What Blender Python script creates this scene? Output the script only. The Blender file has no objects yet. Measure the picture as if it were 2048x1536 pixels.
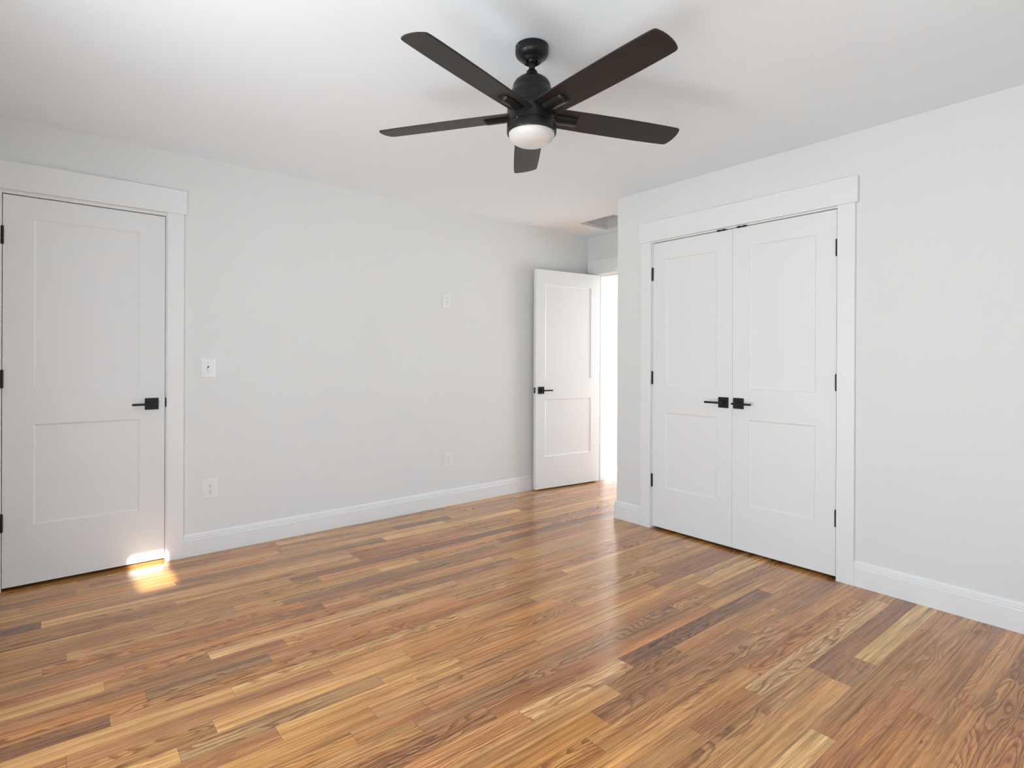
import bpy, bmesh, math, random
from mathutils import Vector, Matrix

C = bpy.context.scene.collection
PI = math.pi
random.seed(7)

# ------------------------------------------------------------------ camera
CAM_H = 1.2044
YAW, PITCH, ROLL, FPX, CY = 0.69169, -0.00074, 0.00406, 1106.39, 720.66
fw = Vector((math.sin(YAW) * math.cos(PITCH), math.cos(YAW) * math.cos(PITCH), math.sin(PITCH)))
rt = Vector((math.cos(YAW), -math.sin(YAW), 0))
up = rt.cross(fw)
cr = math.cos(ROLL) * rt + math.sin(ROLL) * up
cu = -math.sin(ROLL) * rt + math.cos(ROLL) * up
cam_data = bpy.data.cameras.new('camera')
cam = bpy.data.objects.new('camera', cam_data)
C.objects.link(cam)
m = Matrix.Identity(4)
for i in range(3):
    m[i][0], m[i][1], m[i][2] = cr[i], cu[i], -fw[i]
m[0][3], m[1][3], m[2][3] = 0, 0, CAM_H
cam.matrix_world = m
cam_data.sensor_width = 36
cam_data.lens = FPX * 36 / 2048
cam_data.shift_y = -(768 - CY) / 2048
cam_data.clip_start = 0.02
bpy.context.scene.camera = cam

# ------------------------------------------------------------------ world, sun, exposure
SUN_DIR = Vector((0.0, 1.0, -0.42)).normalized()
world = bpy.data.worlds.new('sky')
bpy.context.scene.world = world
world.use_nodes = True
wn, wl = world.node_tree.nodes, world.node_tree.links
wn.clear()
wo = wn.new('ShaderNodeOutputWorld')
wb = wn.new('ShaderNodeBackground')
wc = wn.new('ShaderNodeTexCoord')
wx = wn.new('ShaderNodeSeparateXYZ')
wr = wn.new('ShaderNodeValToRGB')
wm = wn.new('ShaderNodeMapRange')
wl.new(wc.outputs['Generated'], wx.inputs[0])
wl.new(wx.outputs['Z'], wm.inputs['Value'])
wm.inputs['From Min'].default_value = -1
wm.inputs['From Max'].default_value = 1
wl.new(wm.outputs[0], wr.inputs[0])
els = wr.color_ramp.elements
els[0].position = 0.0
els[0].color = (1.05, 1.10, 1.14, 1)          # sunlit ground below the horizon
els[1].position = 1.0
els[1].color = (0.48, 0.66, 1.0, 1)
e = els.new(0.485); e.color = (1.05, 1.10, 1.14, 1)
e = els.new(0.515); e.color = (0.90, 0.97, 1.02, 1)
e = els.new(0.70); e.color = (0.70, 0.83, 1.00, 1)
wl.new(wr.outputs[0], wb.inputs['Color'])
wb.inputs['Strength'].default_value = 10.6
wl.new(wb.outputs[0], wo.inputs['Surface'])

sun_d = bpy.data.lights.new('sun', 'SUN')
sun_d.energy = 20
sun_d.angle = math.radians(0.6)
sun_d.color = (1.0, 0.975, 0.94)
sun = bpy.data.objects.new('sun', sun_d)
sun.rotation_euler = SUN_DIR.to_track_quat('-Z', 'Y').to_euler()
sun.location = (1, -6, 5)
C.objects.link(sun)

sc = bpy.context.scene
sc.view_settings.view_transform = 'Standard'
sc.view_settings.look = 'None'
sc.view_settings.gamma = 1
sc.view_settings.use_curve_mapping = False
sc.view_settings.exposure = 0.12
sc.cycles.use_denoising = True
sc.cycles.max_bounces = 16
sc.cycles.diffuse_bounces = 10
sc.cycles.glossy_bounces = 4
sc.cycles.sample_clamp_indirect = 10

# ------------------------------------------------------------------ materials
def srgb(r, g, b):
    f = lambda c: ((c / 255 + 0.055) / 1.055) ** 2.4 if c > 10 else c / 255 / 12.92
    return (f(r), f(g), f(b), 1)

def mat(name, col, rough=0.5, metal=0.0, spec=0.5, noise=0.0, nscale=30, bump=0.0, bscale=200):
    m = bpy.data.materials.new(name)
    m.use_nodes = True
    n, l = m.node_tree.nodes, m.node_tree.links
    b = n['Principled BSDF']
    b.inputs['Base Color'].default_value = col
    b.inputs['Roughness'].default_value = rough
    b.inputs['Metallic'].default_value = metal
    b.inputs['Specular IOR Level'].default_value = spec
    tc = n.new('ShaderNodeTexCoord')
    if noise:
        t = n.new('ShaderNodeTexNoise'); t.inputs['Scale'].default_value = nscale
        t.inputs['Detail'].default_value = 4
        l.new(tc.outputs['Object'], t.inputs['Vector'])
        mx = n.new('ShaderNodeMix'); mx.data_type = 'RGBA'; mx.blend_type = 'MULTIPLY'
        mx.inputs[0].default_value = noise
        mx.inputs[6].default_value = col
        l.new(t.outputs['Color'], mx.inputs[7])
        mr = n.new('ShaderNodeMapRange')
        l.new(t.outputs[0], mr.inputs['Value'])
        mr.inputs['To Min'].default_value = 0.8; mr.inputs['To Max'].default_value = 1.15
        l.new(mr.outputs[0], mx.inputs[7])
        l.new(mx.outputs[2], b.inputs['Base Color'])
    if bump:
        t = n.new('ShaderNodeTexNoise'); t.inputs['Scale'].default_value = bscale
        t.inputs['Detail'].default_value = 3
        l.new(tc.outputs['Object'], t.inputs['Vector'])
        bp = n.new('ShaderNodeBump'); bp.inputs['Strength'].default_value = bump
        bp.inputs['Distance'].default_value = 0.001
        l.new(t.outputs[0], bp.inputs['Height'])
        l.new(bp.outputs[0], b.inputs['Normal'])
    return m

M_WALL = mat('wall_paint', srgb(222, 225, 225), 0.85, spec=0.3, noise=0.12, nscale=1.2, bump=0.15, bscale=300)
M_CEIL = mat('ceiling_paint', srgb(231, 239, 244), 0.95, spec=0.2, noise=0.12, nscale=1.0, bump=0.1, bscale=250)
M_TRIM = mat('trim_paint', srgb(228, 231, 232), 0.42, spec=0.45, noise=0.06, nscale=3, bump=0.06, bscale=90)
M_DOOR = mat('door_paint', srgb(227, 230, 231), 0.45, spec=0.45, noise=0.06, nscale=3, bump=0.10, bscale=120)
M_BLACK = mat('matte_black_metal', srgb(30, 30, 32), 0.45, metal=0.3, spec=0.4, noise=0.3, nscale=60)
M_FAN = mat('fan_black_metal', srgb(19, 20, 21), 0.36, metal=0.25, spec=0.5, noise=0.2, nscale=40)
M_OPAL = mat('opal_glass', srgb(206, 205, 203), 0.3, spec=0.5, noise=0.04, nscale=10)
M_PLATE = mat('white_plastic', srgb(228, 231, 232), 0.3, spec=0.5, noise=0.03, nscale=10)
M_SLOT = mat('dark_slot', srgb(45, 42, 40), 0.6, noise=0.2, nscale=50)
M_STEEL = mat('brushed_steel', srgb(200, 198, 195), 0.3, metal=1.0, noise=0.2, nscale=80)
M_DUCT = mat('grey_sheet_lining', srgb(214, 216, 216), 0.6, spec=0.3, noise=0.35, nscale=14, bump=0.2, bscale=30)
M_BOXIN = mat('raw_drywall', srgb(200, 199, 196), 0.9, noise=0.2, nscale=8)

def blade_material():
    m = bpy.data.materials.new('blade_dark_wood')
    m.use_nodes = True
    n, l = m.node_tree.nodes, m.node_tree.links
    b = n['Principled BSDF']
    tc = n.new('ShaderNodeTexCoord')
    mp = n.new('ShaderNodeMapping'); mp.inputs['Scale'].default_value = (6, 160, 20)
    l.new(tc.outputs['Object'], mp.inputs[0])
    t = n.new('ShaderNodeTexNoise'); t.inputs['Scale'].default_value = 1; t.inputs['Detail'].default_value = 5
    l.new(mp.outputs[0], t.inputs['Vector'])
    r = n.new('ShaderNodeValToRGB')
    r.color_ramp.elements[0].color = srgb(17, 14, 13); r.color_ramp.elements[0].position = 0.3
    r.color_ramp.elements[1].color = srgb(32, 25, 22); r.color_ramp.elements[1].position = 0.75
    l.new(t.outputs[0], r.inputs[0])
    l.new(r.outputs[0], b.inputs['Base Color'])
    b.inputs['Roughness'].default_value = 0.48
    b.inputs['Specular IOR Level'].default_value = 0.5
    return m
M_BLADE = blade_material()

def floor_material():
    m = bpy.data.materials.new('oak_planks')
    m.use_nodes = True
    n, l = m.node_tree.nodes, m.node_tree.links
    b = n['Principled BSDF']
    def N(t, **kw):
        x = n.new(t)
        for k, v in kw.items(): setattr(x, k, v)
        return x
    def val(x):
        return x if not isinstance(x, (int, float)) else None
    def math_(op, a, b_=None, c=None, clamp=False):
        x = N('ShaderNodeMath', operation=op); x.use_clamp = clamp
        for i, q in enumerate((a, b_, c)):
            if q is None: continue
            if isinstance(q, (int, float)): x.inputs[i].default_value = q
            else: l.new(q, x.inputs[i])
        return x.outputs[0]
    def ramp(v, a, bb, lo=0.0, hi=1.0):
        x = N('ShaderNodeMapRange'); x.interpolation_type = 'SMOOTHSTEP'
        l.new(v, x.inputs['Value'])
        x.inputs['From Min'].default_value = a; x.inputs['From Max'].default_value = bb
        x.inputs['To Min'].default_value = lo; x.inputs['To Max'].default_value = hi
        return x.outputs[0]
    uv = N('ShaderNodeUVMap', uv_map='UVMap').outputs[0]
    sep = N('ShaderNodeSeparateXYZ'); l.new(uv, sep.inputs[0])
    U, V = sep.outputs['X'], sep.outputs['Y']
    def noise(sx, sy, detail=3, rough=0.5, off=0.0, vy=None):
        c = N('ShaderNodeCombineXYZ')
        l.new(math_('MULTIPLY', U, sx), c.inputs[0])
        l.new(math_('MULTIPLY', V if vy is None else vy, sy), c.inputs[1])
        c.inputs[2].default_value = off
        t = N('ShaderNodeTexNoise'); t.inputs['Scale'].default_value = 1
        t.inputs['Detail'].default_value = detail; t.inputs['Roughness'].default_value = rough
        l.new(c.outputs[0], t.inputs['Vector'])
        return t.outputs[0]
    at = N('ShaderNodeAttribute', attribute_name='tone')
    pl = N('ShaderNodeAttribute', attribute_name='pl')
    ps = N('ShaderNodeSeparateXYZ'); l.new(pl.outputs['Vector'], ps.inputs[0])
    # cathedral figure: growth rings read as bands of a slowly wandering height field
    wob = noise(1.7, 9.0, 2, 0.5, 1.3)
    wob2 = noise(0.8, 5.0, 1, 0.5, 7.7)
    h = math_('ADD', math_('MULTIPLY', V, 40.0), math_('ADD', math_('MULTIPLY', wob, 9.0), math_('ADD', math_('MULTIPLY', wob2, 9.0), math_('MULTIPLY', noise(14, 60, 2, 0.5, 2.2), 0.55))))
    fr = math_('FRACT', math_('MULTIPLY', h, 1.7))
    ring = math_('MULTIPLY', ramp(fr, 0.30, 0.93), ramp(fr, 1.0, 0.95))
    ringmask = ramp(noise(0.5, 2.2, 2, 0.5, 21.0), 0.44, 0.60)
    # straight streaks
    st0 = ramp(noise(0.55, 24, 3, 0.6, 5.1), 0.36, 0.66)
    st1 = ramp(noise(1.3, 70, 4, 0.65, 3.1), 0.40, 0.68)
    st2 = noise(4.0, 210, 4, 0.65, 9.0)
    pores = ramp(noise(7.0, 420, 2, 0.5, 14.0), 0.56, 0.64)
    heart = ramp(noise(0.85, 15, 4, 0.6, 33.0), 0.575, 0.70)
    heart2 = ramp(noise(0.7, 34, 3, 0.55, 71.0), 0.62, 0.72)
    blot = noise(2.2, 9, 3, 0.55, 41.0)
    sap = ramp(noise(0.8, 13, 3, 0.5, 53.0), 0.54, 0.68)
    hue = noise(0.5, 6, 1, 0.5, 83.0)
    # knots
    kc = N('ShaderNodeCombineXYZ')
    l.new(math_('MULTIPLY', U, 3.0), kc.inputs[0]); l.new(math_('MULTIPLY', V, 9.0), kc.inputs[1])
    kv = N('ShaderNodeTexVoronoi'); kv.inputs['Scale'].default_value = 1.0; l.new(kc.outputs[0], kv.inputs['Vector'])
    knot = math_('MULTIPLY', ramp(kv.outputs['Distance'], 0.055, 0.02), ramp(noise(0.7, 2.0, 0, 0.5, 60.0), 0.5, 0.52))
    def mixc(fac, a, bcol, mode='MIX'):
        x = N('ShaderNodeMix', data_type='RGBA', blend_type=mode)
        if isinstance(fac, (int, float)): x.inputs[0].default_value = fac
        else: l.new(fac, x.inputs[0])
        l.new(a, x.inputs[6])
        if isinstance(bcol, tuple): x.inputs[7].default_value = bcol
        else: l.new(bcol, x.inputs[7])
        return x.outputs[2]
    col = at.outputs['Color']
    col = mixc(ramp(hue, 0.35, 0.65, 0.0, 0.55), col, (1.06, 0.93, 0.84, 1), 'MULTIPLY')
    col = mixc(math_('MULTIPLY', sap, 0.55), col, (1.30, 1.30, 1.28, 1), 'MULTIPLY')
    col = mixc(math_('MULTIPLY', st0, 0.65), col, (0.68, 0.60, 0.53, 1), 'MULTIPLY')
    col = mixc(math_('MULTIPLY', st1, 0.85), col, (0.56, 0.47, 0.39, 1), 'MULTIPLY')
    col = mixc(math_('MULTIPLY', heart, 0.75), col, (0.50, 0.44, 0.42, 1), 'MULTIPLY')
    col = mixc(math_('MULTIPLY', heart2, 0.9), col, (0.34, 0.29, 0.28, 1), 'MULTIPLY')
    col = mixc(math_('MULTIPLY', math_('MULTIPLY', ring, ringmask), 0.92), col, (0.44, 0.33, 0.26, 1), 'MULTIPLY')
    col = mixc(math_('MULTIPLY', pores, 0.7), col, (0.55, 0.44, 0.36, 1), 'MULTIPLY')
    v2 = math_('ADD', math_('MULTIPLY', st2, 1.50), 0.25)
    v3 = math_('MULTIPLY', v2, math_('ADD', math_('MULTIPLY', blot, 0.8), 0.60))
    cb = N('ShaderNodeCombineXYZ')
    for i in range(3): l.new(v3, cb.inputs[i])
    col = mixc(1.0, col, cb.outputs[0], 'MULTIPLY')
    col = mixc(math_('MULTIPLY', knot, 0.8), col, (0.16, 0.10, 0.08, 1), 'MULTIPLY')
    hs = N('ShaderNodeHueSaturation'); l.new(col, hs.inputs['Color'])
    hs.inputs['Saturation'].default_value = 1.06
    hs.inputs['Value'].default_value = 1.20
    col = hs.outputs[0]
    # seams between boards
    ev = math_('MINIMUM', ps.outputs['Z'], math_('SUBTRACT', 0.0832, ps.outputs['Z']))
    eu = math_('MINIMUM', ps.outputs['X'], math_('SUBTRACT', ps.outputs['Y'], ps.outputs['X']))
    seam = ramp(math_('MINIMUM', ev, eu), 0.0011, 0.0003)
    col = mixc(math_('MULTIPLY', seam, 0.75), col, (0.30, 0.22, 0.16, 1), 'MULTIPLY')
    l.new(col, b.inputs['Base Color'])
    b.inputs['Specular IOR Level'].default_value = 0.45
    rr = math_('ADD', 0.15, math_('MULTIPLY', st2, 0.10))
    l.new(rr, b.inputs['Roughness'])
    b.inputs['Coat Weight'].default_value = 0.35; b.inputs['Coat Roughness'].default_value = 0.12; b.inputs['Coat IOR'].default_value = 1.5
    hgt = math_('SUBTRACT', math_('MULTIPLY', pores, -0.4), math_('MULTIPLY', seam, 1.5))
    bp = N('ShaderNodeBump'); bp.inputs['Strength'].default_value = 0.12; bp.inputs['Distance'].default_value = 0.001
    l.new(hgt, bp.inputs['Height']); l.new(bp.outputs[0], b.inputs['Normal'])
    return m
M_FLOOR = floor_material()

# ------------------------------------------------------------------ mesh helpers
def box(bm, x0, x1, y0, y1, z0, z1, M=None):
    vs = [bm.verts.new(Vector(p) if M is None else M @ Vector(p)) for p in
          ((x0, y0, z0), (x1, y0, z0), (x1, y1, z0), (x0, y1, z0), (x0, y0, z1), (x1, y0, z1), (x1, y1, z1), (x0, y1, z1))]
    for f in ((3, 2, 1, 0), (4, 5, 6, 7), (0, 1, 5, 4), (1, 2, 6, 5), (2, 3, 7, 6), (3, 0, 4, 7)):
        bm.faces.new([vs[i] for i in f])
    return vs

def lathe(bm, prof, seg=64, cx=0, cy=0, cz=0, axis='Z'):
    rings = []
    for r, z in prof:
        ring = []
        if r < 1e-6:
            ring = [bm.verts.new((cx, cy, cz + z))]
        else:
            for i in range(seg):
                a = 2 * PI * i / seg
                ring.append(bm.verts.new((cx + r * math.cos(a), cy + r * math.sin(a), cz + z)))
        rings.append(ring)
    for a, b in zip(rings[:-1], rings[1:]):
        if len(a) == 1 and len(b) == 1: continue
        for i in range(seg):
            j = (i + 1) % seg
            if len(a) == 1: bm.faces.new((a[0], b[j], b[i]))
            elif len(b) == 1: bm.faces.new((a[i], a[j], b[0]))
            else: bm.faces.new((a[i], a[j], b[j], b[i]))

def rod(bm, p, q, r, seg=16):
    p, q = Vector(p), Vector(q)
    d = (q - p).normalized()
    t = Vector((0, 0, 1)) if abs(d.z) < 0.9 else Vector((1, 0, 0))
    u = d.cross(t).normalized(); v = d.cross(u)
    A = [bm.verts.new(p + r * (math.cos(2 * PI * i / seg) * u + math.sin(2 * PI * i / seg) * v)) for i in range(seg)]
    B = [bm.verts.new(q + r * (math.cos(2 * PI * i / seg) * u + math.sin(2 * PI * i / seg) * v)) for i in range(seg)]
    for i in range(seg):
        j = (i + 1) % seg
        bm.faces.new((A[i], B[i], B[j], A[j]))
    bm.faces.new(A); bm.faces.new(B[::-1])

def prism(bm, pts, a, b_, fn):
    """extrude a 2-D outline between parameters a and b_; fn(u,v,t) gives the 3-D point"""
    A = [bm.verts.new(fn(u, v, a)) for u, v in pts]
    B = [bm.verts.new(fn(u, v, b_)) for u, v in pts]
    k = len(pts)
    for i in range(k):
        j = (i + 1) % k
        bm.faces.new((A[i], A[j], B[j], B[i]))
    bm.faces.new(A[::-1]); bm.faces.new(B)

def link(name, bm, material, parent=None, bevel=0.0, smooth=False, seg=2, ang=35):
    bmesh.ops.recalc_face_normals(bm, faces=bm.faces)
    me = bpy.data.meshes.new(name)
    bm.to_mesh(me); bm.free()
    me.materials.append(material)
    o = bpy.data.objects.new(name, me)
    C.objects.link(o)
    if parent is not None: o.parent = parent
    if smooth:
        for p in me.polygons: p.use_smooth = True
        me.set_sharp_from_angle(angle=math.radians(ang))
    if bevel:
        md = o.modifiers.new('bevel', 'BEVEL'); md.width = bevel; md.segments = seg
        md.limit_method = 'ANGLE'; md.angle_limit = math.radians(40)
    return o

def nb(): return bmesh.new()

def empty(name, loc=(0, 0, 0), M=None):
    o = bpy.data.objects.new(name, None)
    C.objects.link(o)
    o.empty_display_size = 0.05
    if M is not None: o.matrix_world = M
    else: o.location = loc
    return o

def tag(o, label, cat, group=None, kind=None):
    o['label'] = label; o['category'] = cat
    if group: o['group'] = group
    if kind: o['kind'] = kind
    return o

def struct(o, label, cat): return tag(o, label, cat, kind='structure')

# ------------------------------------------------------------------ dimensions (metres)
A = 3.848        # left wall plane  (y)
B = 3.322        # closet wall plane (x)
YC = 2.747       # outside corner of the closet wall (y)
XB = 4.178       # entry wall plane (x)
H = 2.44
XW, YS = -0.50, -0.67      # walls behind the camera
T = 0.12
HX1, HY1 = 6.6, 3.90        # hall beyond the entry door

# ------------------------------------------------------------------ floor
PAL = {  # oak tones, sRGB
 'P': (219, 181, 129), 'L': (205, 160, 107), 'M': (194, 147, 97), 'O': (196, 142, 89),
 'R': (187, 135, 91), 'B': (176, 129, 87), 'G': (173, 134, 94), 'D': (148, 106, 74)}
# board joints seen in each row: {row: (tones between joints, joint x positions)}
ROWS = {
 44: ('LG', [2.625]), 43: ('BLDM', [0.09, 1.87, 2.331]), 42: ('MLM', [-0.12, 2.234]), 41: ('LGP', [0.505, 1.706]),
 40: ('MBM', [0.13, 0.654]), 39: ('DPB', [-0.041, 1.412]), 38: ('ML', [0.463]), 37: ('MMDB', [0.155, 0.995, 2.659]),
 36: ('LM', [1.126]), 35: ('RGLPMD', [0.342, 0.673, 1.435, 1.685, 2.288]), 34: ('MLG', [0.042, 0.874]),
 33: ('LBR', [-0.031, 1.902]), 32: ('BLM', [1.018, 2.049]), 31: ('RRG', [0.214, 1.229]),
 30: ('LMPMM', [0.146, 0.487, 1.684, 2.438]), 29: ('R', []), 28: ('OGRLM', [0.257, 0.674, 1.565, 2.165]),
 27: ('DM', [0.146]), 26: ('ML', [0.502]), 25: ('RBM', [0.032, 0.824]), 24: ('MLO', [0.409, 1.115]),
 23: ('LGMLB', [0.297, 0.951, 1.988, 2.637]), 22: ('BLOB', [0.561, 1.256, 2.463]), 21: ('OLP', [0.842, 2.779]),
 20: ('OBRP', [0.739, 1.002, 2.681]), 19: ('LG', [0.925]), 18: ('RBM', [1.152, 2.474]), 17: ('RPD', [1.231, 1.758]),
 16: ('LBR', [1.582, 2.004]), 15: ('OBLB', [1.42, 2.375, 2.705]), 14: ('BM', [1.311]), 13: ('O', []),
 12: ('GRP', [1.609, 1.96]), 11: ('RD', [2.292]), 10: ('LGP', [2.278, 2.511]), 9: ('PM', [1.915]),
 8: ('RL', [2.399]), 7: ('MR', [2.289]), 6: ('B', []), 5: ('LB', [2.805]), 4: ('R', []), 3: ('M', []),
}
W_ROW, Y_OFF, SH = 0.0832, -0.0148, 0.022
bm = nb()
uvl = bm.loops.layers.uv.new('UVMap')
tone_l = bm.loops.layers.float_color.new('tone')
pl_l = bm.loops.layers.float_vector.new('pl')
rnd = random.Random(11)
X0, X1 = XW - T, HX1 + T
for k in range(-9, 62):
    tones, js = ROWS.get(k, (rnd.choice('MMLRO'), []))
    tones, js = list(tones), list(js)
    # fill the long stretches with ordinary boards
    i = 0
    while True:
        xa = js[i - 1] if i else X0
        xb = js[i] if i < len(js) else X1
        if xb - xa > 1.75:
            q = xa + rnd.uniform(0.75, 1.5)
            if xb - q < 0.5: q = xb - 0.6
            js.insert(i, q)
            tones.insert(i + (0 if i < len(js) - 1 and rnd.random() < 0.5 else 1), rnd.choice('MMLRO'))
        i += 1
        if i > len(js): break
    xs = [X0] + js + [X1]
    y0 = Y_OFF + k * W_ROW
    for i, t in enumerate(tones):
        xa, xb = xs[i], xs[i + 1]
        if xb <= xa: continue
        c = PAL[t]
        v = rnd.uniform(0.95, 1.05)
        c = srgb(*[min(255, q * v * rnd.uniform(0.985, 1.015)) for q in c])
        ru, rv = rnd.uniform(0, 60), rnd.uniform(0, 20)
        pts = [(xa, 0), (xb, 0), (xb, W_ROW), (xa, W_ROW)]
        f = bm.faces.new([bm.verts.new((px, y0 + py - SH * px, 0)) for px, py in pts])
        for lp, (px, py) in zip(f.loops, pts):
            lp[uvl].uv = (px - xa + ru, py + rv)
            lp[tone_l] = c
            lp[pl_l] = (px - xa, xb - xa, py)
fl = link('floor', bm, M_FLOOR)
fl.data.flip_normals() if fl.data.polygons[0].normal.z < 0 else None
struct(fl, 'glossy oak strip floor in mixed tan, red and brown boards', 'floor')

# ------------------------------------------------------------------ walls and ceiling
# left wall with the closed door's opening
D1X0, D1X1, D1Z = -0.2035, 0.5085, 2.046      # closed door slab
bm = nb()
box(bm, XW - T, D1X0 - 0.022, A, A + T, 0, H)
box(bm, D1X1 + 0.022, XB + T, A, A + T, 0, H)
box(bm, D1X0 - 0.022, D1X1 + 0.022, A, A + T, D1Z + 0.024, H)
struct(link('wall_left', bm, M_WALL), 'long light grey wall with the closed door, light switch and outlets', 'wall')

# closet wall
CY0, CYM0, CYM1, CY1, CZ = 1.2080, 1.8143, 1.8158, 2.4205, 2.043
bm = nb()
box(bm, B, B + T, YS - T, CY0 - 0.022, 0, H)
box(bm, B, B + T, CY1 + 0.022, YC, 0, H)
box(bm, B, B + T, CY0 - 0.022, CY1 + 0.022, CZ + 0.022, H)
struct(link('wall_right', bm, M_WALL), 'light grey wall holding the white double closet doors', 'wall')
# return wall beside the entry alcove
bm = nb(); box(bm, B + T, XB, YC - T, YC, 0, H)
struct(link('wall_alcove', bm, M_WALL), 'short return wall of the entry alcove behind the closet', 'wall')
# entry wall with opening, continuing as the closet's back wall
E0, E1, EZ = 2.932, 3.712, 2.045
bm = nb()
box(bm, XB, XB + T, YS - T, E0 - 0.022, 0, H)
box(bm, XB, XB + T, E1 + 0.022, A, 0, H)
box(bm, XB, XB + T, E0 - 0.022, E1 + 0.022, EZ + 0.022, H)
struct(link('wall_back', bm, M_WALL), 'narrow back wall around the open bedroom doorway', 'wall')
# closet's end walls
bm = nb(); box(bm, B + T, XB, 0.80, 0.80 + T, 0, H)
struct(link('wall_closet_end', bm, M_BOXIN), 'inner end wall of the closet, out of view', 'wall')
# walls behind the camera, with window openings
bm = nb()
WZ0, WZ1 = 0.06, 1.85
WW = [(0.05, 0.60), (1.30, 2.00)]
ys = [YS - T] + [q for w in WW for q in w] + [A + T]
for i in range(0, len(ys), 2): box(bm, XW - T, XW, ys[i], ys[i + 1], 0, H)
for w in WW:
    box(bm, XW - T, XW, w[0], w[1], 0, WZ0); box(bm, XW - T, XW, w[0], w[1], WZ1, H)
struct(link('wall_west', bm, M_WALL), 'window wall on the left behind the camera', 'wall')
SX0, SX1, SZ0, SZ1 = 0.345, 0.512, 1.715, 1.998       # unseen opening, sized so its sunbeam lands at the closed door's foot
BX0, BX1, BZ0, BZ1 = 0.75, 1.85, 0.20, 1.50            # unseen window added for fill light, holds a glowing panel
bm = nb()
box(bm, XW, SX0, YS - T, YS, 0, H); box(bm, SX1, BX0, YS - T, YS, 0, H); box(bm, BX1, B, YS - T, YS, 0, H)
box(bm, SX0, SX1, YS - T, YS, 0, SZ0); box(bm, SX0, SX1, YS - T, YS, SZ1, H)
box(bm, BX0, BX1, YS - T, YS, 0, BZ0); box(bm, BX0, BX1, YS - T, YS, BZ1, H)
struct(link('wall_front', bm, M_WALL), 'wall behind the camera with an added fill-light window and a small sunbeam opening', 'wall')
# the hall
HW = (4.31, 5.6, 0.95, 2.02)
HE = (1.9, 3.60, 0.30, 2.00)      # unseen east opening added to brighten the hall: y0, y1, z0, z1
bm = nb()
box(bm, XB + T, HX1 + T, HY1, HY1 + T, 0, H)
struct(link('wall_hall', bm, M_WALL), 'sunlit hall wall seen through the open doorway', 'wall')
bm = nb()
box(bm, HX1, HX1 + T, YS - T, HE[0], 0, H); box(bm, HX1, HX1 + T, HE[1], HY1, 0, H)
box(bm, HX1, HX1 + T, HE[0], HE[1], 0, HE[2]); box(bm, HX1, HX1 + T, HE[0], HE[1], HE[3], H)
struct(link('wall_hall_east', bm, M_WALL), 'far end wall of the hall out of view', 'wall')
bm = nb()
box(bm, XB + T, HW[0], YS - T, YS, 0, H); box(bm, HW[1], HX1, YS - T, YS, 0, H)
box(bm, HW[0], HW[1], YS - T, YS, 0, HW[2]); box(bm, HW[0], HW[1], YS - T, YS, HW[3], H)
struct(link('wall_hall_south', bm, M_WALL), 'hall window wall out of view', 'wall')
# room behind the closed door
bm = nb()
box(bm, XW - T, 1.2, A + 0.9, A + 0.9 + T, 0, H)
box(bm, XW - T, XW, A + T, A + 0.9, 0, H)
box(bm, 1.2, 1.2 + T, A + T, A + 0.9 + T, 0, H)
struct(link('wall_side_room', bm, M_BOXIN), 'dark side room behind the closed door', 'wall')

# ceiling with the square opening
HXa, HXb, HYa, HYb = 3.652, 4.030, 3.068, 3.468
bm = nb()
box(bm, XW - T, HXa, YS - T, A + 1.0, H, H + 0.1); box(bm, HXb, HX1 + T, YS - T, A + 1.0, H, H + 0.1)
box(bm, HXa, HXb, YS - T, HYa, H, H + 0.1); box(bm, HXa, HXb, HYb, A + 1.0, H, H + 0.1)
struct(link('ceiling', bm, M_CEIL), 'flat white ceiling', 'ceiling')

# lined opening for a return vent
vent = tag(empty('ceiling_vent', (0.5 * (HXa + HXb), 0.5 * (HYa + HYb), H)),
           'square uncovered vent opening in the ceiling by the entry door, lined in grey', 'vent')
hx, hy = 0.5 * (HXb - HXa), 0.5 * (HYb - HYa)
bm = nb()
t = 0.004
for (x0, x1, y0, y1) in ((-hx, -hx + t, -hy, hy), (hx - t, hx, -hy, hy), (-hx + t, hx - t, -hy, -hy + t), (-hx + t, hx - t, hy - t, hy)):
    box(bm, x0, x1, y0, y1, -0.001, 0.24)
box(bm, -hx, hx, -hy, hy, 0.24, 0.244)
link('duct_lining', bm, M_DUCT, vent)
bm = nb()
r = 0.012
for (x0, x1, y0, y1) in ((-hx + t, -hx + r, -hy + t, hy - t), (hx - r, hx - t, -hy + t, hy - t), (-hx + r, hx - r, -hy + t, -hy + r), (-hx + r, hx - r, hy - r, hy - t)):
    box(bm, x0, x1, y0, y1, 0.016, 0.020)
link('vent_lip', bm, M_DUCT, vent)

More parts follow.
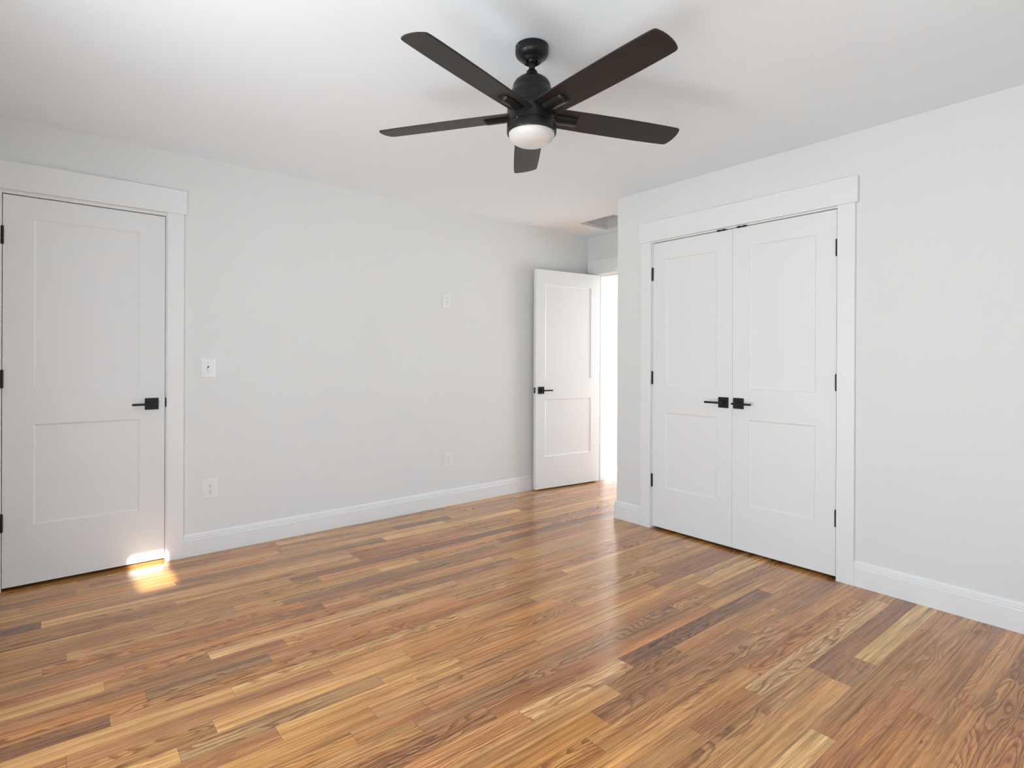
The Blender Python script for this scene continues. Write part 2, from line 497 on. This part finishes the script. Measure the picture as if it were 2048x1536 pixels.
# ------------------------------------------------------------------ casings
def casing(name, label, M, w, z_head, z_top, side=0.088, over=0.013, t1=0.019, t2=0.025, jamb=T, reveal=0.005, gap=0.003, topgap=0.006, zslab=2.046, stop=False):
    """M maps local (x along the wall, y out of the room, z up); slab spans 0..w at y=0"""
    root = empty(name, M=M)
    struct(root, label, 'door frame')
    for s, (a, b_) in enumerate(((-gap - reveal - side, -gap - reveal), (w + gap + reveal, w + gap + reveal + side))):
        bm = nb(); box(bm, a, b_, -t1, 0, 0, z_head); link('side_casing', bm, M_TRIM, root, bevel=0.0015)
    bm = nb(); box(bm, -gap - reveal - side - over, w + gap + reveal + side + over, -t2, 0, z_head, z_top)
    link('header', bm, M_TRIM, root, bevel=0.0015)
    bm = nb(); box(bm, -gap - 0.019, -gap, 0, jamb, 0, zslab + topgap + 0.019); box(bm, w + gap, w + gap + 0.019, 0, jamb, 0, zslab + topgap + 0.019)
    box(bm, -gap, w + gap, 0, jamb, zslab + topgap, zslab + topgap + 0.019)
    # door stop
    if stop: box(bm, -gap, 0.009, 0.040, 0.070, 0, zslab - 0.009); box(bm, w - 0.009, w + gap, 0.040, 0.070, 0, zslab - 0.009)
    if stop: box(bm, -gap, w + gap, 0.040, 0.070, zslab - 0.009, zslab + topgap)
    link('jamb', bm, M_TRIM, root, bevel=0.0008)
    return root

ML = Matrix.Translation((D1X0, A, 0))                                   # left wall: x right, y away
trim1 = casing('trim_1', 'white flat casing around the closed door on the left wall', ML, D1X1 - D1X0, 2.070, 2.213, side=0.087, zslab=D1Z)
# closet wall: local x runs towards -Y
MR = Matrix.Translation((B, CY1, 0)) @ Matrix.Rotation(-PI / 2, 4, 'Z')
trim2 = casing('trim_2', 'wide white casing around the double closet doors', MR, CY1 - CY0, 2.058, 2.200, side=0.087, zslab=CZ)
ME = Matrix.Translation((XB, E1 - 0.003, 0)) @ Matrix.Rotation(-PI / 2, 4, 'Z')
trim3 = casing('trim_3', 'white casing of the open entry doorway in the alcove', ME, E1 - E0 - 0.006, 2.057, 2.200, side=0.087, zslab=EZ, stop=True)
# strike plate lip on trim 1
bm = nb()
prism(bm, [(0.0, -0.031), (0.0065, -0.024), (0.0065, 0.022), (0.0, 0.030)], -0.0015, 0.001,
      lambda u, v, q: Vector((D1X1 - D1X0 + 0.002 + u, q, 0.945 + v)))
link('strike_plate', bm, M_BLACK, trim1)['label'] = 'black strike plate lip beside the door handle'
# ball catches on trim 2
for ya in (1.858, 1.722):
    bm = nb()
    lx = CY1 - (ya + 0.066)
    box(bm, lx, lx + 0.066, -0.004, 0.030, CZ + 0.0008, CZ + 0.0058)
    box(bm, lx + 0.004, lx + 0.028, -0.008, -0.001, CZ - 0.0015, CZ + 0.0085)
    box(bm, lx + 0.038, lx + 0.062, -0.008, -0.001, CZ - 0.0015, CZ + 0.0085)
    link('catch_plate', bm, M_BLACK, trim2)['label'] = 'black catch plate above the closet doors'

# ------------------------------------------------------------------ doors
def panel_door(w, z0, z1, t, panels, d=0.007, bw=0.009):
    bm = nb()
    xs = sorted({0, w} | {p[0] for p in panels} | {p[1] for p in panels})
    zs = sorted({z0, z1} | {p[2] for p in panels} | {p[3] for p in panels})
    def quad(a, b_, c, e_): bm.faces.new([bm.verts.new(q) for q in (a, b_, c, e_)])
    for (y, s) in ((0, 1), (t, -1)):
        for i in range(len(xs) - 1):
            for j in range(len(zs) - 1):
                xa, xb, za, zb = xs[i], xs[i + 1], zs[j], zs[j + 1]
                if any(abs(xa - p[0]) < 1e-6 and abs(xb - p[1]) < 1e-6 and abs(za - p[2]) < 1e-6 and abs(zb - p[3]) < 1e-6 for p in panels):
                    o = [(xa, y, za), (xb, y, za), (xb, y, zb), (xa, y, zb)]
                    yi = y + s * d
                    i1 = [(xa + .002, y + s * d * .55, za + .002), (xb - .002, y + s * d * .55, za + .002), (xb - .002, y + s * d * .55, zb - .002), (xa + .002, y + s * d * .55, zb - .002)]
                    i2 = [(xa + bw, yi, za + bw), (xb - bw, yi, za + bw), (xb - bw, yi, zb - bw), (xa + bw, yi, zb - bw)]
                    for P, Q in ((o, i1), (i1, i2)):
                        for k in range(4):
                            quad(P[k], P[(k + 1) % 4], Q[(k + 1) % 4], Q[k])
                    quad(*i2)
                else:
                    quad((xa, y, za), (xb, y, za), (xb, y, zb), (xa, y, zb))
    for i in range(len(xs) - 1):
        quad((xs[i], 0, z0), (xs[i + 1], 0, z0), (xs[i + 1], t, z0), (xs[i], t, z0))
        quad((xs[i], 0, z1), (xs[i + 1], 0, z1), (xs[i + 1], t, z1), (xs[i], t, z1))
    for j in range(len(zs) - 1):
        quad((0, 0, zs[j]), (0, 0, zs[j + 1]), (0, t, zs[j + 1]), (0, t, zs[j]))
        quad((w, 0, zs[j]), (w, 0, zs[j + 1]), (w, t, zs[j + 1]), (w, t, zs[j]))
    bmesh.ops.remove_doubles(bm, verts=bm.verts, dist=1e-5)
    return bm

def handle(parent, cx, cz, dirx, length=0.118, back=0.018, face=0.0, out=-1, size=0.068, droop=0.0):
    """square rosette with a slim lever; out=-1 faces -y (into the room)"""
    bm = nb()
    h = size / 2
    ya, yb = sorted((face, face + out * 0.008))
    box(bm, cx - h, cx + h, ya, yb, cz - h, cz + h)
    rod(bm, (cx, face + out * 0.008, cz), (cx, face + out * 0.014, cz), 0.016, 24)
    rod(bm, (cx, face + out * 0.014, cz), (cx, face + out * 0.056, cz), 0.0095, 20)
    hd = link('door_handle', bm, M_BLACK, parent, bevel=0.001)
    bm = nb()
    pts = []
    x0, x1 = cx - dirx * back, cx + dirx * (length - 0.012)
    yc = face + out * 0.054
    prism(bm, [(x0, -0.006), (x1, -0.006 + droop), (x1, 0.006 + droop), (x0, 0.006)], yc - 0.0085, yc + 0.0085,
          lambda u, v, q: Vector((u, q, cz + v)))
    link('lever', bm, M_BLACK, hd, bevel=0.0025, seg=3)
    return hd

def hinge(parent, x, zc, side, face=0.0, out=-1, hh=0.089):
    bm = nb()
    rod(bm, (x, face + out * 0.0045, zc - hh / 2), (x, face + out * 0.0045, zc + hh / 2), 0.0062, 16)
    rod(bm, (x, face + out * 0.0045, zc - hh / 2 - 0.003), (x, face + out * 0.0045, zc + hh / 2 + 0.003), 0.0045, 12)
    xa, xb = sorted((x, x + side * 0.0075))
    ya, yb = sorted((face + out * 0.0012, face + out * 0.0002))
    box(bm, xa, xb, ya, yb, zc - hh / 2, zc + hh / 2)
    h = link('hinge', bm, M_BLACK, parent, smooth=True)
    return h

TD = 0.035
# door 1 (closed, left wall)
W1 = D1X1 - D1X0
bm = panel_door(W1, 0.020, D1Z, TD, [(0.122, 0.586, 0.325, 0.854), (0.122, 0.586, 1.043, 1.934)])
door1 = link('door_1', bm, M_DOOR); door1.matrix_world = ML
struct(door1, 'closed white two-panel door at the left edge of the room', 'door')
handle(door1, 0.4425 - D1X0, 0.939, -1, length=0.112)
for z in (1.835, 1.096, 0.356): hinge(door1, -0.0015, z, -1)

# closet leaves; local x runs towards -Y
Wc = CY1 - CYM1
bm = panel_door(Wc, 0.018, CZ, TD, [(0.107, Wc - 0.107, 0.303, 0.838), (0.107, Wc - 0.107, 1.026, 1.918)])
door2 = link('door_2', bm, M_DOOR); door2.matrix_world = MR
struct(door2, 'left leaf of the white double closet doors', 'door')
handle(door2, CY1 - 1.873, 0.936, -1, length=0.116, back=0.020)
for z in (1.824, 1.081, 0.345): hinge(door2, -0.0015, z, -1)
Wd = CYM0 - CY0
MR2 = Matrix.Translation((B, CYM0, 0)) @ Matrix.Rotation(-PI / 2, 4, 'Z')
bm = panel_door(Wd, 0.018, CZ, TD, [(0.107, Wd - 0.107, 0.303, 0.838), (0.107, Wd - 0.107, 1.026, 1.921)])
door3 = link('door_3', bm, M_DOOR); door3.matrix_world = MR2
struct(door3, 'right leaf of the white double closet doors', 'door')
handle(door3, CYM0 - 1.7715, 0.936, 1, length=0.116, back=0.019)
for z in (1.831, 1.087, 0.339): hinge(door3, Wd + 0.0015, z, 1)

# entry door standing open; pin at (XB-0.004, E1-0.001)
W4 = 0.772
th = math.radians(6.9)
dirv = Vector((-math.cos(th), math.sin(th), 0))        # pin -> free edge
# local x from the free edge to the hinge edge, local y away from the camera
MO = Matrix.Translation(Vector((XB - 0.006, E1 - 0.006, 0)) + dirv * W4 + Vector((-math.sin(th), -math.cos(th), 0)) * TD) @ Matrix.Rotation(-th, 4, 'Z')
bm = panel_door(W4, 0.014, EZ - 0.003, TD, [(0.108, W4 - 0.112, 0.308, 0.838), (0.108, W4 - 0.112, 1.030, 1.905)])
door4 = link('door_4', bm, M_DOOR); door4.matrix_world = MO
struct(door4, 'white two-panel entry door standing open against the left wall', 'door')
handle(door4, 0.058, 0.925, 1, length=0.108, back=0.016, size=0.066)
handle(door4, 0.058, 0.925, 1, length=0.108, back=0.016, size=0.066, face=TD, out=1)
for z in (1.83, 1.09, 0.35):
    hinge(door4, W4 + 0.004, z, -1, face=TD, out=1)
bm = nb()
outl = [(0.0125 * math.sin(a) , 0.016 * s + 0.0125 * math.cos(a)) for s, rng in ((1, (-90, 90)), (-1, (90, 270))) for a in [math.radians(rng[0] + (rng[1] - rng[0]) * i / 10) for i in range(11)]]
prism(bm, outl, -0.0015, 0.001, lambda u, v, q: Vector((q, TD / 2 + u, 0.925 + v)))
lp = link('latch_plate', bm, M_BLACK, door4); lp['label'] = 'black latch plate on the door edge'
bm = nb()
rod(bm, (-0.0095, TD / 2, 0.925), (-0.001, TD / 2, 0.925), 0.0065, 20)
link('latch_bolt', bm, M_STEEL, lp)['label'] = 'silver latch bolt'

# ------------------------------------------------------------------ baseboards
BB = [(0, 0), (0.015, 0), (0.015, 0.098), (0.0125, 0.1025), (0.0125, 0.112), (0.0095, 0.1155), (0.0095, 0.122), (0.0055, 0.1305), (0.004, 0.134), (0, 0.134)]
def bb(name, label, runs):
    """each run: (p, q, n) along the wall with outward normal n"""
    bm = nb()
    for p, q, nrm, m0, m1 in runs:
        p, q, nrm = Vector((*p, 0)), Vector((*q, 0)), Vector((*nrm, 0))
        d = (q - p).normalized(); L = (q - p).length
        Av = [bm.verts.new(p + nrm * u + Vector((0, 0, v)) - d * u * m0) for u, v in BB]
        Bv = [bm.verts.new(q + nrm * u + Vector((0, 0, v)) + d * u * m1) for u, v in BB]
        k = len(BB)
        for i in range(k):
            j = (i + 1) % k
            bm.faces.new((Av[i], Av[j], Bv[j], Bv[i]))
        bm.faces.new(Av[::-1]); bm.faces.new(Bv)
    struct(link(name, bm, M_TRIM), label, 'baseboard')
c1 = 0.008 + 0.087
bb('baseboard_left', 'white baseboard running along the left wall from closed door to alcove',
   [((D1X1 + c1, A), (XB, A), (0, -1), 0, 0), ((XW, A), (D1X0 - c1, A), (0, -1), 0, 0)])
bb('baseboard_right', 'white baseboard along the closet wall to the right of the doors',
   [((B, YS), (B, CY0 - c1), (-1, 0), 0, 0)])
bb('baseboard_alcove', 'short white baseboard wrapping the outside corner left of the closet',
   [((B, CY1 + c1), (B, YC), (-1, 0), 0, 1), ((B, YC), (XB, YC), (0, 1), 1, 0)])
bb('baseboard_hall', 'white baseboard of the sunlit hall wall beyond the doorway',
   [((XB + T, HY1), (HX1, HY1), (0, -1), 0, 0)])

# ------------------------------------------------------------------ windows behind the camera
def window(name, label, x0, x1, y0, y1, z0, z1, axis):
    root = struct(empty(name, (0.5 * (x0 + x1), 0.5 * (y0 + y1), z0)), label, 'window')
    bm = nb()
    f = 0.035
    O = Matrix.Translation(-Vector((0.5 * (x0 + x1), 0.5 * (y0 + y1), z0)))
    if axis == 'x':      # in a wall with constant x
        xm0, xm1 = x0 + 0.04, x0 + 0.08
        for (a, b_, c, d) in ((y0, y0 + f, z0, z1), (y1 - f, y1, z0, z1), (y0, y1, z0, z0 + f), (y0, y1, z1 - f, z1), (y0, y1, 0.5 * (z0 + z1) - 0.02, 0.5 * (z0 + z1) + 0.02)):
            box(bm, xm0, xm1, a, b_, c, d, O)
    else:
        ym0, ym1 = y0 + 0.04, y0 + 0.08
        for (a, b_, c, d) in ((x0, x0 + f, z0, z1), (x1 - f, x1, z0, z1), (x0, x1, z0, z0 + f), (x0, x1, z1 - f, z1)):
            box(bm, a, b_, ym0, ym1, c, d, O)
    link('window_frame', bm, M_TRIM, root)
    return root
window('window_1', 'tall window behind the camera nearest the front wall', XW - T, XW, *WW[0], WZ0, WZ1, 'x')
window('window_2', 'tall window behind the camera nearest the closed door', XW - T, XW, *WW[1], WZ0, WZ1, 'x')
w3 = window('fill_window', 'unseen wide window added behind the camera, filled by a glowing panel', BX0, BX1, YS - T, YS, BZ0, BZ1, 'y')
bm = nb(); box(bm, -0.5 * (BX1 - BX0), 0.5 * (BX1 - BX0), 0.028, 0.030, 0, BZ1 - BZ0)
M_FILL_GLOW = mat('fill_glow', srgb(240, 238, 232), 0.9, noise=0.05, nscale=40)
M_FILL_GLOW.node_tree.nodes['Principled BSDF'].inputs['Emission Color'].default_value = (0.93, 0.97, 1.0, 1)
M_FILL_GLOW.node_tree.nodes['Principled BSDF'].inputs['Emission Strength'].default_value = 1.4  # panel emits by itself, added to even out wall brightness
link('fill_glow_panel', bm, M_FILL_GLOW, w3)
def portal(name, loc, rot, sx, sy):
    d = bpy.data.lights.new(name, 'AREA'); d.shape = 'RECTANGLE'; d.size = sx; d.size_y = sy
    d.cycles.is_portal = True
    o = bpy.data.objects.new(name, d); o.location = loc; o.rotation_euler = rot
    C.objects.link(o)
for i, w in enumerate(WW):
    portal('window_portal', (XW - T - 0.01, 0.5 * (w[0] + w[1]), 0.5 * (WZ0 + WZ1)), (PI / 2, 0, -PI / 2), w[1] - w[0], WZ1 - WZ0)
portal('window_portal', (0.5 * (HW[0] + HW[1]), YS - T - 0.01, 0.5 * (HW[2] + HW[3])), (PI / 2, 0, 0), HW[1] - HW[0], HW[3] - HW[2])

portal('window_portal', (HX1 + T + 0.01, 0.5 * (HE[0] + HE[1]), 0.5 * (HE[2] + HE[3])), (PI / 2, 0, PI / 2), HE[1] - HE[0], HE[3] - HE[2])

# ------------------------------------------------------------------ ceiling fan
FX, FY = 1.449, 1.634
fan = tag(empty('ceiling_fan', (FX, FY, H)), 'black five-blade ceiling fan with a white globe light in the middle of the ceiling', 'ceiling fan')
bm = nb()
lathe(bm, [(0, 0), (0.060, 0), (0.0655, -0.003), (0.066, -0.014), (0.0645, -0.0185), (0.066, -0.022), (0.0655, -0.030), (0.062, -0.038),
           (0.054, -0.046), (0.046, -0.051), (0.041, -0.055), (0.037, -0.061), (0.032, -0.064), (0.027, -0.062), (0.022, -0.055), (0.020, -0.048), (0, -0.044)], 72)
can = link('canopy', bm, M_FAN, fan, smooth=True, ang=50)
bm = nb()
lathe(bm, [(0, -0.040), (0.016, -0.043), (0.0195, -0.050), (0.017, -0.058), (0.0125, -0.063), (0.0125, -0.108), (0, -0.108)], 32)
link('downrod', bm, M_FAN, fan, smooth=True)
bm = nb()
lathe(bm, [(0, -0.094), (0.015, -0.094), (0.0205, -0.098), (0.0240, -0.107), (0.0260, -0.119), (0.0275, -0.122), (0.040, -0.125), (0.055, -0.131), (0.066, -0.140),
           (0.0730, -0.151), (0.0755, -0.163), (0.0762, -0.172), (0.0765, -0.174), (0.0805, -0.177), (0.0860, -0.186), (0.0905, -0.200), (0.0918, -0.214), (0.0920, -0.236), (0.0945, -0.239), (0.0945, -0.244), (0, -0.244)], 96)
link('motor_housing', bm, M_FAN, fan, smooth=True, ang=40)
bm = nb()
lathe(bm, [(0, -0.246), (0.0965, -0.246), (0.0970, -0.249), (0.0970, -0.306), (0.0940, -0.309), (0, -0.309)], 96)
link('blade_hub', bm, M_FAN, fan, smooth=True, ang=40)
bm = nb()
lathe(bm, [(0.093, -0.309), (0.0935, -0.3095), (0.0972, -0.311), (0.0978, -0.315), (0.0978, -0.342), (0.0962, -0.3455), (0.0925, -0.346), (0.0915, -0.335), (0.0915, -0.310)], 96)
kit = link('light_housing', bm, M_FAN, fan, smooth=True, ang=40)
bm = nb()
prof = [(0.0905, -0.330), (0.0908, -0.343)]
for i in range(1, 15):
    a = i / 14 * PI / 2
    prof.append((0.0908 * math.cos(a) ** 0.72 if i < 14 else 0.0, -0.343 - 0.0480 * math.sin(a)))
lathe(bm, prof, 96)
gl = link('lamp_globe', bm, M_OPAL, kit, smooth=True, ang=60); gl['label'] = 'white opal glass bowl light'
# screws
def screw(parent, a, r, z):
    bm = nb()
    c = Vector((r * math.cos(a), r * math.sin(a), z)); d = Vector((math.cos(a), math.sin(a), 0))
    rod(bm, c, c + d * 0.0015, 0.0022, 10)
    link('screw', bm, M_STEEL, parent)
cam_a = math.atan2(-FY, -FX)
screw(can, cam_a - 0.95, 0.0655, -0.012); screw(can, cam_a - 1.30, 0.0655, -0.012)
screw(kit, cam_a - 0.60, 0.0972, -0.3130); screw(kit, cam_a + 1.30, 0.0972, -0.3130)

# blades
TILT = 0.192
half = [(0.078, 0.056), (0.14, 0.0590), (0.25, 0.0618), (0.38, 0.0630), (0.50, 0.0625), (0.58, 0.0608), (0.632, 0.0588), (0.6425, 0.0570), (0.6478, 0.0535), (0.6508, 0.0480),
        (0.6565, 0.0300), (0.6590, 0.0120)]
outline = half + [(r, -v) for r, v in half[::-1]]
def bracket_mesh():
    bm = nb()
    seg = 10
    rows = []
    for r in (0.088, 0.182, 0.190, 0.1945):
        row = []
        k = 1.0 if r < 0.185 else (0.93 if r < 0.192 else 0.80)
        for i in range(seg + 1):
            u = -1 + 2 * i / seg
            w = 0.0265 * k
            d = 0.013 * (1 - abs(u) ** 2.2) * (k if r < 0.192 else 0.25) + 0.0025
            row.append(bm.verts.new((r, u * w, -0.0035 - d)))
        rows.append(row)
    for a, b_ in zip(rows[:-1], rows[1:]):
        for i in range(seg):
            bm.faces.new((a[i], a[i + 1], b_[i + 1], b_[i]))
    top = [bm.verts.new((v.co.x, v.co.y, -0.0030)) for v in rows[0]]
    topb = [bm.verts.new((v.co.x, v.co.y, -0.0030)) for v in rows[-1]]
    bm.faces.new(rows[-1] + topb[::-1]); bm.faces.new(rows[0][::-1] + top)
    for i0 in (0, seg):
        col = [r[i0] for r in rows] + [topb[i0], top[i0]]
        bm.faces.new(col)
    return bm
first = None
for k in range(5):
    a = 0.8939 + k * 2 * PI / 5
    ev = Vector((math.cos(a), math.sin(a), 0))
    nv = Vector((-math.sin(a), math.cos(a), 0))
    nl = nv * math.cos(TILT) - Vector((0, 0, math.sin(TILT)))
    zl = ev.cross(nl)
    Mx = Matrix.Identity(4)
    for i in range(3):
        Mx[i][0], Mx[i][1], Mx[i][2] = ev[i], nl[i], zl[i]
    Mx[2][3] = 2.172 - H
    if first is None:
        bm = nb(); prism(bm, outline, -0.0032, 0.0032, lambda u, v, q: Vector((u, v, q)))
        bl = link('fan_blade', bm, M_BLADE, fan, bevel=0.0012)
        br = link('blade_bracket', bracket_mesh(), M_FAN, bl, smooth=True, ang=45)
        first = (bl, br)
    else:
        bl = first[0].copy(); C.objects.link(bl); bl.parent = fan
        br = first[1].copy(); C.objects.link(br); br.parent = bl
    bl.matrix_local = Mx

# ------------------------------------------------------------------ switch and outlets
def plate_mesh(w=0.079, h=0.121, t=0.0055):
    bm = nb()
    hw, hh, e_ = w / 2, h / 2, 0.005
    A_ = [bm.verts.new(p) for p in ((-hw, 0, -hh), (hw, 0, -hh), (hw, 0, hh), (-hw, 0, hh))]
    A2 = [bm.verts.new(p) for p in ((-hw, -0.002, -hh), (hw, -0.002, -hh), (hw, -0.002, hh), (-hw, -0.002, hh))]
    B_ = [bm.verts.new(p) for p in ((-hw + e_, -t, -hh + e_), (hw - e_, -t, -hh + e_), (hw - e_, -t, hh - e_), (-hw + e_, -t, hh - e_))]
    for P, Q in ((A_, A2), (A2, B_)):
        for i in range(4): bm.faces.new((P[i], P[(i + 1) % 4], Q[(i + 1) % 4], Q[i]))
    bm.faces.new(B_); bm.faces.new(A_[::-1])
    return bm
def ysc(bm, x, z, y=-0.0055):
    rod(bm, (x, y - 0.001, z), (x, y + 0.001, z), 0.0032, 12)

sw = tag(empty('light_switch', (0.7375, A, 1.146)), 'white toggle light switch on the left wall beside the closed door', 'light switch')
link('cover_plate', plate_mesh(), M_PLATE, sw)
bm = nb(); box(bm, -0.005, 0.005, -0.0062, -0.0050, -0.012, 0.012)
fr_ = link('toggle_slot', bm, M_SLOT, sw)
bm = nb()
prism(bm, [(-0.004, -0.006), (-0.018, -0.0125), (-0.018, -0.0065), (-0.004, 0.006)], -0.0036, 0.0036, lambda u, v, q: Vector((q, u, v)))
link('toggle', bm, M_PLATE, sw, bevel=0.0006)
for z in (0.030, -0.030):
    bm = nb(); ysc(bm, 0, z); link('screw', bm, M_STEEL, sw)

def outlet_parts(root):
    link('cover_plate', plate_mesh(), M_PLATE, root)
    for zc in (0.0195, -0.0195):
        bm = nb()
        pts = [(0.0168 * math.cos(a), max(-0.0135, min(0.0135, 0.0168 * math.sin(a)))) for a in [2 * PI * i / 28 for i in range(28)]]
        prism(bm, pts, -0.0070, -0.0045, lambda u, v, q: Vector((u, q, zc + v)))
        rc = link('receptacle', bm, M_PLATE, root, bevel=0.0005)
        bm = nb()
        box(bm, -0.0072, -0.0050, -0.0073, -0.0068, zc + 0.000, zc + 0.0085)
        box(bm, 0.0050, 0.0070, -0.0073, -0.0068, zc + 0.001, zc + 0.0080)
        rod(bm, (0, -0.0073, zc - 0.0065), (0, -0.0068, zc - 0.0065), 0.0026, 12)
        link('slots', bm, M_SLOT, rc)
    bm = nb(); ysc(bm, 0, 0); link('screw', bm, M_STEEL, root)
o1 = empty('wall_outlet', (0.7515, A, 0.396))
tag(o1, 'white duplex outlet low on the left wall, directly under the light switch', 'outlet', 'duplex wall outlets')
outlet_parts(o1)
def copy_outlet(loc, label):
    r = o1.copy(); C.objects.link(r); r.location = loc; r['label'] = label
    for ch in list(o1.children):
        c = ch.copy(); C.objects.link(c); c.parent = r
        for g in list(ch.children):
            d = g.copy(); C.objects.link(d); d.parent = c
    return r
copy_outlet((2.506, A, 0.3765), 'white duplex outlet low on the left wall between the switch and the open door')
copy_outlet((2.4885, A, 1.688), 'white duplex outlet mounted high on the middle of the left wall')
copy_outlet((4.610, HY1, 0.395), 'white duplex outlet on the bright hall wall seen through the doorway')
